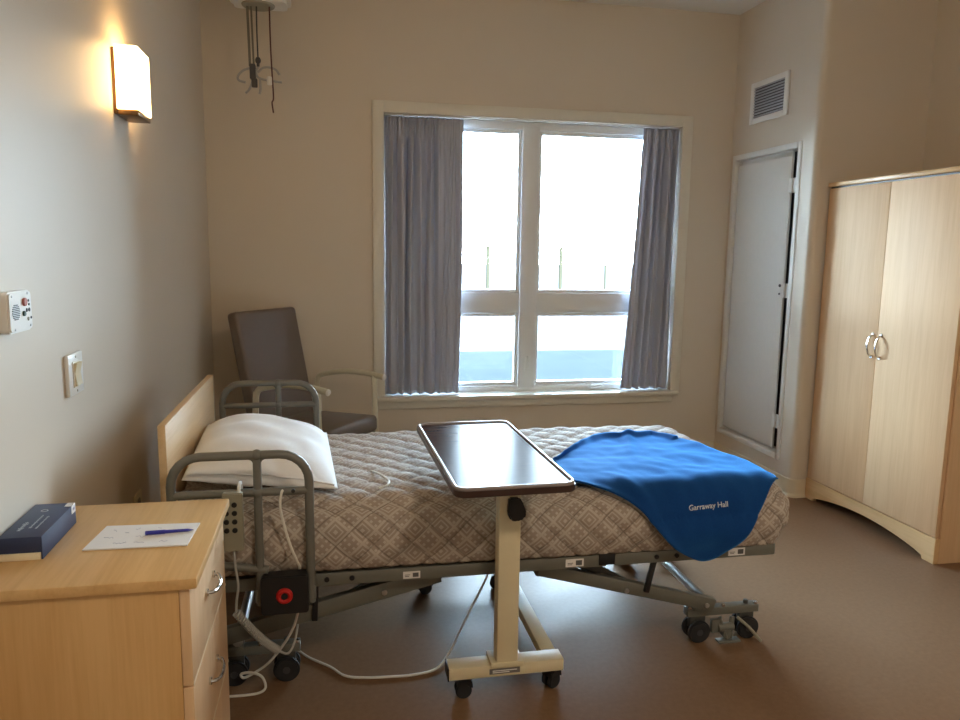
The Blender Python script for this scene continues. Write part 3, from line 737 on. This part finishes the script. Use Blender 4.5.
def blank(u, v):
    a_ = top_c(u) * (1 - v) + bot_c(u) * v; b_ = lef_c(v) * (1 - u) + rig_c(v) * u
    P00, P10, P01, P11 = [Vector((k[0], k[1], 0)) for k in (A_, B1, D_, C_)]
    cc = (P00 * (1 - u) + P10 * u) * (1 - v) + (P01 * (1 - u) + P11 * u) * v
    st = a_ + b_ - cc; s, t = st.x, st.y
    edge = min(u, 1 - u, v, 1 - v)
    off = .019 + .007 * noise.noise(Vector((s * 7, t * 7, 4))) + .004 * noise.noise(Vector((s * 17, t * 17, 8)))
    off += .012 * math.exp(-((s - (1.16 + .35 * (t - 2.75))) / .022) ** 2) * max(0, min(1, (t - 2.55) / .3))          # fold ridge at the far edge
    off += .016 * math.exp(-((edge) / .035) ** 2) * (1 if v < .2 else .35)                                              # thick turned edge
    off += .010 * math.exp(-((s - (.98 + .5 * (2.33 - t))) / .03) ** 2) * max(0, min(1, (2.42 - t) / .12))
    if t < EY0 + RC - RC * PI / 2: off += .012 * math.sin((s - 1.0) * 16) * min(1, (EY0 + RC - RC * PI / 2 - t) / .1) * .6 + .006
    return surf(s, t, max(.013, off))[0]
m = MB(); m.grid(blank, 110, 90); bmesh.ops.recalc_face_normals(m.bm, faces=m.bm.faces)
bl = m.build('blanket', FLEECE, origin=(1.2, 2.5, .64), angle=180)
tag(bl, 'royal blue fleece throw draped over the foot of the bed', 'blanket')
md = bl.modifiers.new('thickness', 'SOLIDIFY'); md.thickness = .005; md.offset = 0
cu = bpy.data.curves.new('lettering', 'FONT'); cu.body = 'Garraway Hall'; cu.size = 1; cu.offset = .008
tmp = bpy.data.objects.new('tmp_text', cu); COL.objects.link(tmp); bpy.context.view_layer.update()
me = bpy.data.meshes.new_from_object(tmp.evaluated_get(bpy.context.evaluated_depsgraph_get())); bpy.data.objects.remove(tmp); bpy.data.curves.remove(cu)
bm = bmesh.new(); bm.from_mesh(me); bpy.data.meshes.remove(me)
bmesh.ops.subdivide_edges(bm, edges=[e for e in bm.edges if e.calc_length() > .15], cuts=3)
from mathutils.bvhtree import BVHTree
bpy.context.view_layer.update(); dg = bpy.context.evaluated_depsgraph_get(); bvh = BVHTree.FromObject(bl, dg)
xs = [v.co.x for v in bm.verts]; k = .142 / (max(xs) - min(xs)); x0 = min(xs); bo = Vector(bl.location)
for v in bm.verts:
    lx, ly = (v.co.x - x0) * k, v.co.y * k
    wx, wz = 1.172 + lx, .561 + lx * .05 + ly
    hit = bvh.ray_cast(Vector((wx, 1.9, wz)) - bo, Vector((0, 1, 0)))
    v.co = (hit[0] if hit[0] is not None else Vector((wx, 2.24, wz)) - bo) + Vector((0, -.0012, 0))
ex = bmesh.ops.extrude_face_region(bm, geom=bm.faces[:])
for v in [g for g in ex['geom'] if isinstance(g, bmesh.types.BMVert)]: v.co.y += .0015
me = bpy.data.meshes.new('lettering'); bm.to_mesh(me); bm.free(); me.materials.append(LETTER)
lo_ = bpy.data.objects.new('lettering', me); COL.objects.link(lo_); lo_.parent = bl

# ---------------------------------------------------------------- handset and cords
Hn = thing('bed_handset', (-.29, 2.21, .62), 'grey bed control handset with round black buttons hung on the near bed rail', 'remote control')
MB().prism(rrect(-.322, -.265, .535, .712, .006), 'Y', 2.192, 2.216, .003).build('handset_body', BEIGEPL, Hn)
for z in (.678, .653, .627, .601):
    for x in (-.311, -.288): MB().cyl((x, 2.193, z), (x, 2.188, z), .0078, 14, bev=.001).build('button', BLACK, Hn)
m = MB(); m.tube([(-.275, 2.205, .70), (-.275, 2.205, .724), (-.275, 2.225, .732), (-.275, 2.252, .722), (-.275, 2.256, .69)], .005, 8); m.build('hanger_hook', WHITEPL, Hn)
m = MB(); m.tube([(-.295, 2.204, .536), (-.292, 2.206, .48), (-.287, 2.21, .42), (-.294, 2.215, .37), (-.296, 2.215, .335)], .0038, 8)
m.tube([(-.178, 2.235, .19), (-.15, 2.26, .165), (-.13, 2.30, .19), (-.12, 2.40, .24)], .0038, 8)
pts = []; p0, p1 = Vector((-.296, 2.215, .335)), Vector((-.178, 2.235, .19)); dd = (p1 - p0).normalized(); ss = dd.orthogonal().normalized(); uu = dd.cross(ss)
for i in range(26 * 10 + 1):
    a_ = i / 10 * 2 * PI; pts.append(p0 + (p1 - p0) * (i / 260) + (ss * math.cos(a_) + uu * math.sin(a_)) * .0105 + Vector((0, 0, -.012 * math.sin(PI * i / 260))))
m.tube(pts, .0034, 6, 0); m.build('coiled_cord', GREYCORD, Hn)

m = MB()
m.tube([(-.150, 2.246, .700), (-.155, 2.214, .703), (-.160, 2.210, .672), (-.157, 2.21, .635), (-.137, 2.208, .55), (-.116, 2.208, .49), (-.108, 2.225, .462), (-.110, 2.254, .44), (-.114, 2.254, .34), (-.119, 2.25, .300), (-.136, 2.28, .235), (-.170, 2.31, .165), (-.218, 2.33, .098),
        (-.262, 2.335, .066), (-.296, 2.338, .050), (-.303, 2.335, .066), (-.272, 2.33, .070), (-.240, 2.328, .055), (-.228, 2.325, .020), (-.245, 2.318, .006), (-.29, 2.312, .005), (-.36, 2.315, .005)], .0042, 8, 6)
tag(m.build('call_cable', WHITECORD, origin=(-.16, 2.2, 0)), 'white cord hanging over the near bed rail and looping onto the floor', 'cord')
m = MB()
m.tube([(-.20, 2.58, .02), (-.165, 2.60, .006), (-.10, 2.51, .005), (-.025, 2.435, .005), (.024, 2.371, .005), (.09, 2.348, .005), (.172, 2.34, .005), (.25, 2.338, .005), (.33, 2.36, .006), (.385, 2.43, .02), (.435, 2.50, .06), (.485, 2.56, .11), (.54, 2.60, .185), (.562, 2.60, .25), (.57, 2.60, .372)], .0042, 8, 6)
tag(m.build('power_cable', WHITECORD, origin=(.1, 2.35, 0)), 'pale power cord trailing across the floor under the bed', 'cord')
m = MB(); zz = .652
m.tube([(.125, 2.56, zz), (.150, 2.50, zz + .006), (.168, 2.45, zz + .006), (.176, 2.41, zz + .006), (.165, 2.375, zz + .004), (.140, 2.365, zz)], .0042, 8, 6)
tag(m.build('loose_cable', WHITECORD, origin=(.15, 2.45, zz)), 'short loop of white cord lying on the quilted bedspread', 'cord')

# ---------------------------------------------------------------- overbed table
T = thing('overbed_table', (.53, 2.22, 0), 'wheeled overbed table with glossy dark top standing across the bed', 'table')
MT = Matrix.Translation((.4865, 2.337, .752)) @ Matrix.Rotation(math.radians(1.5), 4, 'Z')
hw, hl = .177, .398
outer = rrect(-hw, hw, -hl, hl, .035, 6)
def xf(poly): return [((MT @ Vector((a_, b_, 0))).x, (MT @ Vector((a_, b_, 0))).y) for a_, b_ in poly]
MB().prism(xf(outer), 'Z', .750, .772, .003).build('table_top', EDGEBAND, T)
MB().prism(xf(rrect(-hw + .016, hw - .016, -hl + .016, hl - .016, .022, 6)), 'Z', .7715, .7735).build('top_surface', TABLETOP, T)
m = MB(); op = rrect(-hw + .007, hw - .007, -hl + .007, hl - .007, .030, 6)
m.tube([MT @ Vector((a_, b_, .0215)) for a_, b_ in op], .0062, 10, 0, closed=True); m.build('raised_rim', TRAYRIM, T)
m = MB(); m.box(.46, .60, 2.15, 2.55, .728, .7495, .003); m.box(.492, .566, 2.165, 2.225, .69, .735, .003); m.build('top_bracket', CREAM, T)
box(.497, .566, 2.165, 2.220, .118, .70, .004).build('column', CREAM, T)
m = MB(); m.prism([(.522, .672), (.556, .672), (.566, .655), (.578, .622), (.572, .604), (.548, .596), (.528, .600), (.518, .622)], 'Y', 2.140, 2.162, .005)
m.build('release_lever', BLACK, T)
m = MB(); m.box(.345, .722, 2.170, 2.236, .072, .112, .003); m.box(.478, .585, 2.160, 2.245, .108, .124, .003)
m.build('front_bar', CREAM, T)
box(.341, .345, 2.170, 2.236, .070, .113, .001).build('end_cap', BLACK, T)
lb = box(.475, .575, 2.1688, 2.1702, .082, .100).build('maker_plate', simple('plate_grey', (.16, .15, .14, 1), .5), T)
m = MB(); m.box(.485, .565, 2.1682, 2.1689, .092, .095); m.box(.485, .54, 2.1682, 2.1689, .086, .089); m.build('plate_print', PAPER, lb)
MB().bar((.690, 2.234, .090), (.690, 2.95, .090), .05, .034, .003).build('side_leg', CREAM, T)
box(.335, .714, 2.925, 2.975, .072, .108, .003).build('back_bar', CREAM, T)
def caster(x, y, ang):
    c = bpy.data.objects.new('caster', None); COL.objects.link(c); c.parent = T; c.location = Vector((x, y, 0)) - Vector(T.location); c.rotation_euler = (0, 0, ang)
    return c
cst0 = caster(.395, 2.20, .0); wp = Vector((.395, 2.20, 0))
m = MB()
for sy in (-1, 1): m.cyl(wp + Vector((0, sy * .005, .026)), wp + Vector((0, sy * .021, .026)), .026, 22, bev=.004)
m.build('wheel', RUBBER, cst0)
m = MB(); m.prism([(wp.x - .022, .040), (wp.x - .018, .058), (wp.x + .018, .066), (wp.x + .026, .060), (wp.x + .030, .034), (wp.x + .012, .046)], 'Y', wp.y - .022, wp.y + .022, .002); m.cyl(wp + Vector((0, 0, .055)), wp + Vector((0, 0, .074)), .009, 12)
m.build('fork', BLACK, cst0)
for (x, y, a_) in [(.690, 2.205, .5), (.362, 2.948, .2), (.668, 2.95, -.3)]:
    c = copy_tree(cst0, T); c.location = Vector((x, y, 0)) - Vector(T.location); c.rotation_euler = (0, 0, a_)

# ---------------------------------------------------------------- armchair in the corner
CH = thing('recliner_armchair', (.113, 4.128, 0), 'grey vinyl high-backed armchair with pale metal arms in the corner', 'armchair')
TH = math.radians(-36)
def cm(fw, lat, z): return Vector((.113 + math.cos(TH) * fw - math.sin(TH) * lat, 4.128 + math.sin(TH) * fw + math.cos(TH) * lat, z))
CM = Matrix.Translation((.113, 4.128, 0)) @ Matrix.Rotation(TH, 4, 'Z')
def tilt(x, z, deg): return CM @ Matrix.Translation((x, 0, z)) @ Matrix.Rotation(math.radians(deg), 4, 'Y')
MB().box(-.08, 0, -.255, .255, 0, .665, .022, 3, M=tilt(-.455, .42, -12)).build('backrest', CHAIRF, CH)
MB().box(-.50, .02, -.235, .235, .37, .465, .025, 3, M=CM @ Matrix.Rotation(math.radians(-2), 4, 'Y')).build('seat', CHAIRF, CH)
for sg in (-1, 1):
    la = sg * .270
    m = MB(); m.tube([cm(-.46, la, .60), cm(-.44, la, .650), cm(-.38, la, .672), cm(-.25, la, .695), cm(-.10, la, .696), cm(.02, la, .680)], .017, 12, 5)
    ar = m.build('armrest', CHAIRA, CH)
    MB().cyl(cm(.015, la, .681), cm(.030, la, .678), .018, 14, bev=.004).build('arm_cap', WHITEPL, ar)
    MB().bar(cm(-.03, la, .03), cm(-.045, la, .685), .032, .032, .004, up=(1, 0, 0)).build('leg', CHAIRA, CH)
    MB().bar(cm(-.50, la, .03), cm(-.455, la, .64), .032, .032, .004, up=(1, 0, 0)).build('leg', CHAIRA, CH)
    for fw in (-.03, -.50): MB().cyl(cm(fw, la, 0), cm(fw, la, .035), .022, 14, bev=.004).build('foot', BLACK, CH)
m = MB()
for sg in (-1, 1): m.bar(cm(-.48, sg * .245, .35), cm(-.02, sg * .245, .37), .025, .035, .003); m.bar(cm(-.47, sg * .245, .42), cm(-.47, sg * .275, .42), .03, .03)
m.bar(cm(-.03, -.27, .34), cm(-.03, .27, .34), .025, .03, .003); m.bar(cm(-.48, -.27, .34), cm(-.48, .27, .34), .025, .03, .003)
m.build('seat_frame', CHAIRA, CH)

# ---------------------------------------------------------------- ceiling lift
LX, LY = -.346, 4.28
LT = thing('ceiling_lift', (LX, LY, 2.65), 'white ceiling patient lift with hanging straps and hooks in the corner', 'patient lift')
m = MB(); m.prism(rrect(LX - .155, LX + .155, LY - .10, LY + .10, .05), 'Z', 2.668, 2.90, .02); m.build('motor_housing', WHITEPL, LT)
m = MB(); m.torus((LX - .01, LY, 2.668), .075, .010, 'Z', 28, 8); m.cyl((LX - .01, LY, 2.660), (LX - .01, LY, 2.672), .070, 24); m.build('strap_guide', BEIGEPL, LT)
m = MB(); m.cyl((LX, LY, 2.88), (LX, LY, 2.935), .02, 12); m.box(LX - .05, LX + .05, LY - .05, LY + .05, 2.92, 2.945, .004); m.build('trolley', ZINC, LT)
WEB = simple('grey_webbing', (.16, .15, .12, 1), .8)
MB().bar((LX - .060, LY, 2.36), (LX - .066, LY, 2.665), .003, .013, 0, up=(1, 0, 0)).build('lift_strap', WEB, LT)
MB().bar((LX - .041, LY, 2.35), (LX - .047, LY, 2.665), .003, .010, 0, up=(1, 0, 0)).build('lift_strap', WEB, LT)
MB().tube([(LX - .020, LY, 2.665), (LX - .021, LY, 2.53), (LX - .019, LY, 2.41)], .0038, 8).build('hand_cable', DARKGREY, LT)
MB().tube([(LX + .046, LY - .01, 2.665), (LX + .047, LY - .01, 2.48), (LX + .052, LY - .01, 2.32), (LX + .056, LY - .01, 2.205), (LX + .048, LY - .01, 2.180), (LX + .054, LY - .01, 2.128)], .004, 8).build('pull_cord', simple('dark_red_cord', (.10, .035, .03, 1), .7), LT)
HOOK = simple('hook_steel', (.42, .41, .39, 1), .35, .6)
m = MB(); m.ball((LX - .019, LY, 2.392), .015, 1, .9, 1.2); m.cyl((LX - .019, LY, 2.36), (LX - .019, LY, 2.39), .008, 10); m.build('swivel', DARKGREY, LT)
for pts in [[(LX - .015, LY, 2.365), (LX - .030, LY, 2.335), (LX - .022, LY, 2.308), (LX + .01, LY, 2.297), (LX + .05, LY, 2.292), (LX + .10, LY, 2.288)],
            [(LX - .022, LY, 2.330), (LX + .005, LY, 2.356), (LX + .04, LY, 2.360), (LX + .07, LY, 2.350), (LX + .09, LY, 2.325)],
            [(LX - .060, LY, 2.352), (LX - .095, LY, 2.338), (LX - .122, LY, 2.310), (LX - .120, LY, 2.288), (LX - .085, LY, 2.278)],
            [(LX - .045, LY, 2.330), (LX - .052, LY, 2.280), (LX - .070, LY, 2.240), (LX - .088, LY, 2.224)],
            [(LX - .012, LY, 2.300), (LX - .010, LY, 2.25), (LX - .016, LY, 2.222)]]:
    MB().tube(pts, .006, 8).build('hanger_hook', HOOK, LT)
m = MB(); m.box(LX - .062, LX - .032, LY - .02, LY + .02, 2.295, 2.372, .006); m.box(LX - .055, LX - .025, LY - .012, LY + .012, 2.255, 2.30, .005); m.build('spreader_block', DARKGREY, LT)
m = MB(); m.cyl((LX + .038, LY - .008, 2.270), (LX + .038, LY - .008, 2.312), .014, 12, bev=.003); m.build('cord_knob', WHITEPL, LT)
m = MB(); m.box(XL + .05, 1.6, LY - .045, LY + .045, 2.935, HC - .0005, .003)
tag(m.build('lift_rail', WHITEPL), 'white ceiling rail the patient lift hangs from', 'ceiling rail')

# ---------------------------------------------------------------- the room's ceiling lamp, at the entry end
CL = thing('ceiling_lamp', (1.3, -.5, HC), 'round lit ceiling lamp at the entry end of the room', 'ceiling lamp')
MB().cyl((1.3, -.5, HC - .03), (1.3, -.5, HC - .0005), .19, 40, bev=.004).build('lamp_base', WHITEPL, CL)
MB().ball((1.3, -.5, HC - .03), .175, 1, 1, .45, 32, 16).build('lamp_shade', LAMPDOME, CL)

# ---------------------------------------------------------------- light
wd = bpy.data.worlds.new('sky'); SC.world = wd; wd.use_nodes = True
nt = wd.node_tree; bg = nt.nodes['Background']
tc = nt.nodes.new('ShaderNodeTexCoord'); sx = nt.nodes.new('ShaderNodeSeparateXYZ'); rp = nt.nodes.new('ShaderNodeValToRGB')
nt.links.new(tc.outputs['Generated'], sx.inputs[0]); nt.links.new(sx.outputs[2], rp.inputs[0])
e = rp.color_ramp.elements; e[0].position = 0.0; e[0].color = (.72, .88, 1, 1); e[1].position = .7; e[1].color = (.50, .74, 1, 1)
nt.links.new(rp.outputs[0], bg.inputs[0]); bg.inputs[1].default_value = 12.0
sun = bpy.data.lights.new('sun', 'SUN'); sun.energy = 70; sun.angle = .01; sun.color = (1, .95, .86)
so = bpy.data.objects.new('sun', sun); COL.objects.link(so)
so.rotation_euler = Vector((-.10, 1, -.53)).to_track_quat('-Z', 'Y').to_euler(); so.location = (0, -8, 8)
pl = bpy.data.lights.new('window_portal', 'AREA'); pl.shape = 'RECTANGLE'; pl.size = WX1 - WX0; pl.size_y = WZ1 - WZ0; pl.cycles.is_portal = True
po_ = bpy.data.objects.new('window_portal', pl); COL.objects.link(po_); po_.location = ((WX0 + WX1) / 2, YB + .19, (WZ0 + WZ1) / 2); po_.rotation_euler = (-PI / 2, 0, 0)

# ---------------------------------------------------------------- camera
f, pitch, roll, yaw = 749.892, .145091, .0141458, .195545
fwd = Vector((math.sin(yaw) * math.cos(pitch), math.cos(yaw) * math.cos(pitch), -math.sin(pitch)))
rt = Vector((math.cos(yaw), -math.sin(yaw), 0)); up = rt.cross(fwd)
r2 = rt * math.cos(roll) + up * math.sin(roll); u2 = up * math.cos(roll) - rt * math.sin(roll)
cd = bpy.data.cameras.new('camera'); cd.sensor_width = 36; cd.lens = f * 36 / 960; cd.clip_start = .05; cd.clip_end = 300
co = bpy.data.objects.new('camera', cd); COL.objects.link(co)
co.matrix_world = Matrix(((r2.x, u2.x, -fwd.x, 0), (r2.y, u2.y, -fwd.y, 0), (r2.z, u2.z, -fwd.z, 1.42), (0, 0, 0, 1)))
SC.camera = co
SC.view_settings.view_transform = 'Standard'; SC.view_settings.look = 'None'; SC.view_settings.gamma = 1; SC.view_settings.use_curve_mapping = False
SC.view_settings.exposure = 2.35
SC.cycles.max_bounces = 10; SC.cycles.diffuse_bounces = 6; SC.cycles.sample_clamp_indirect = 8
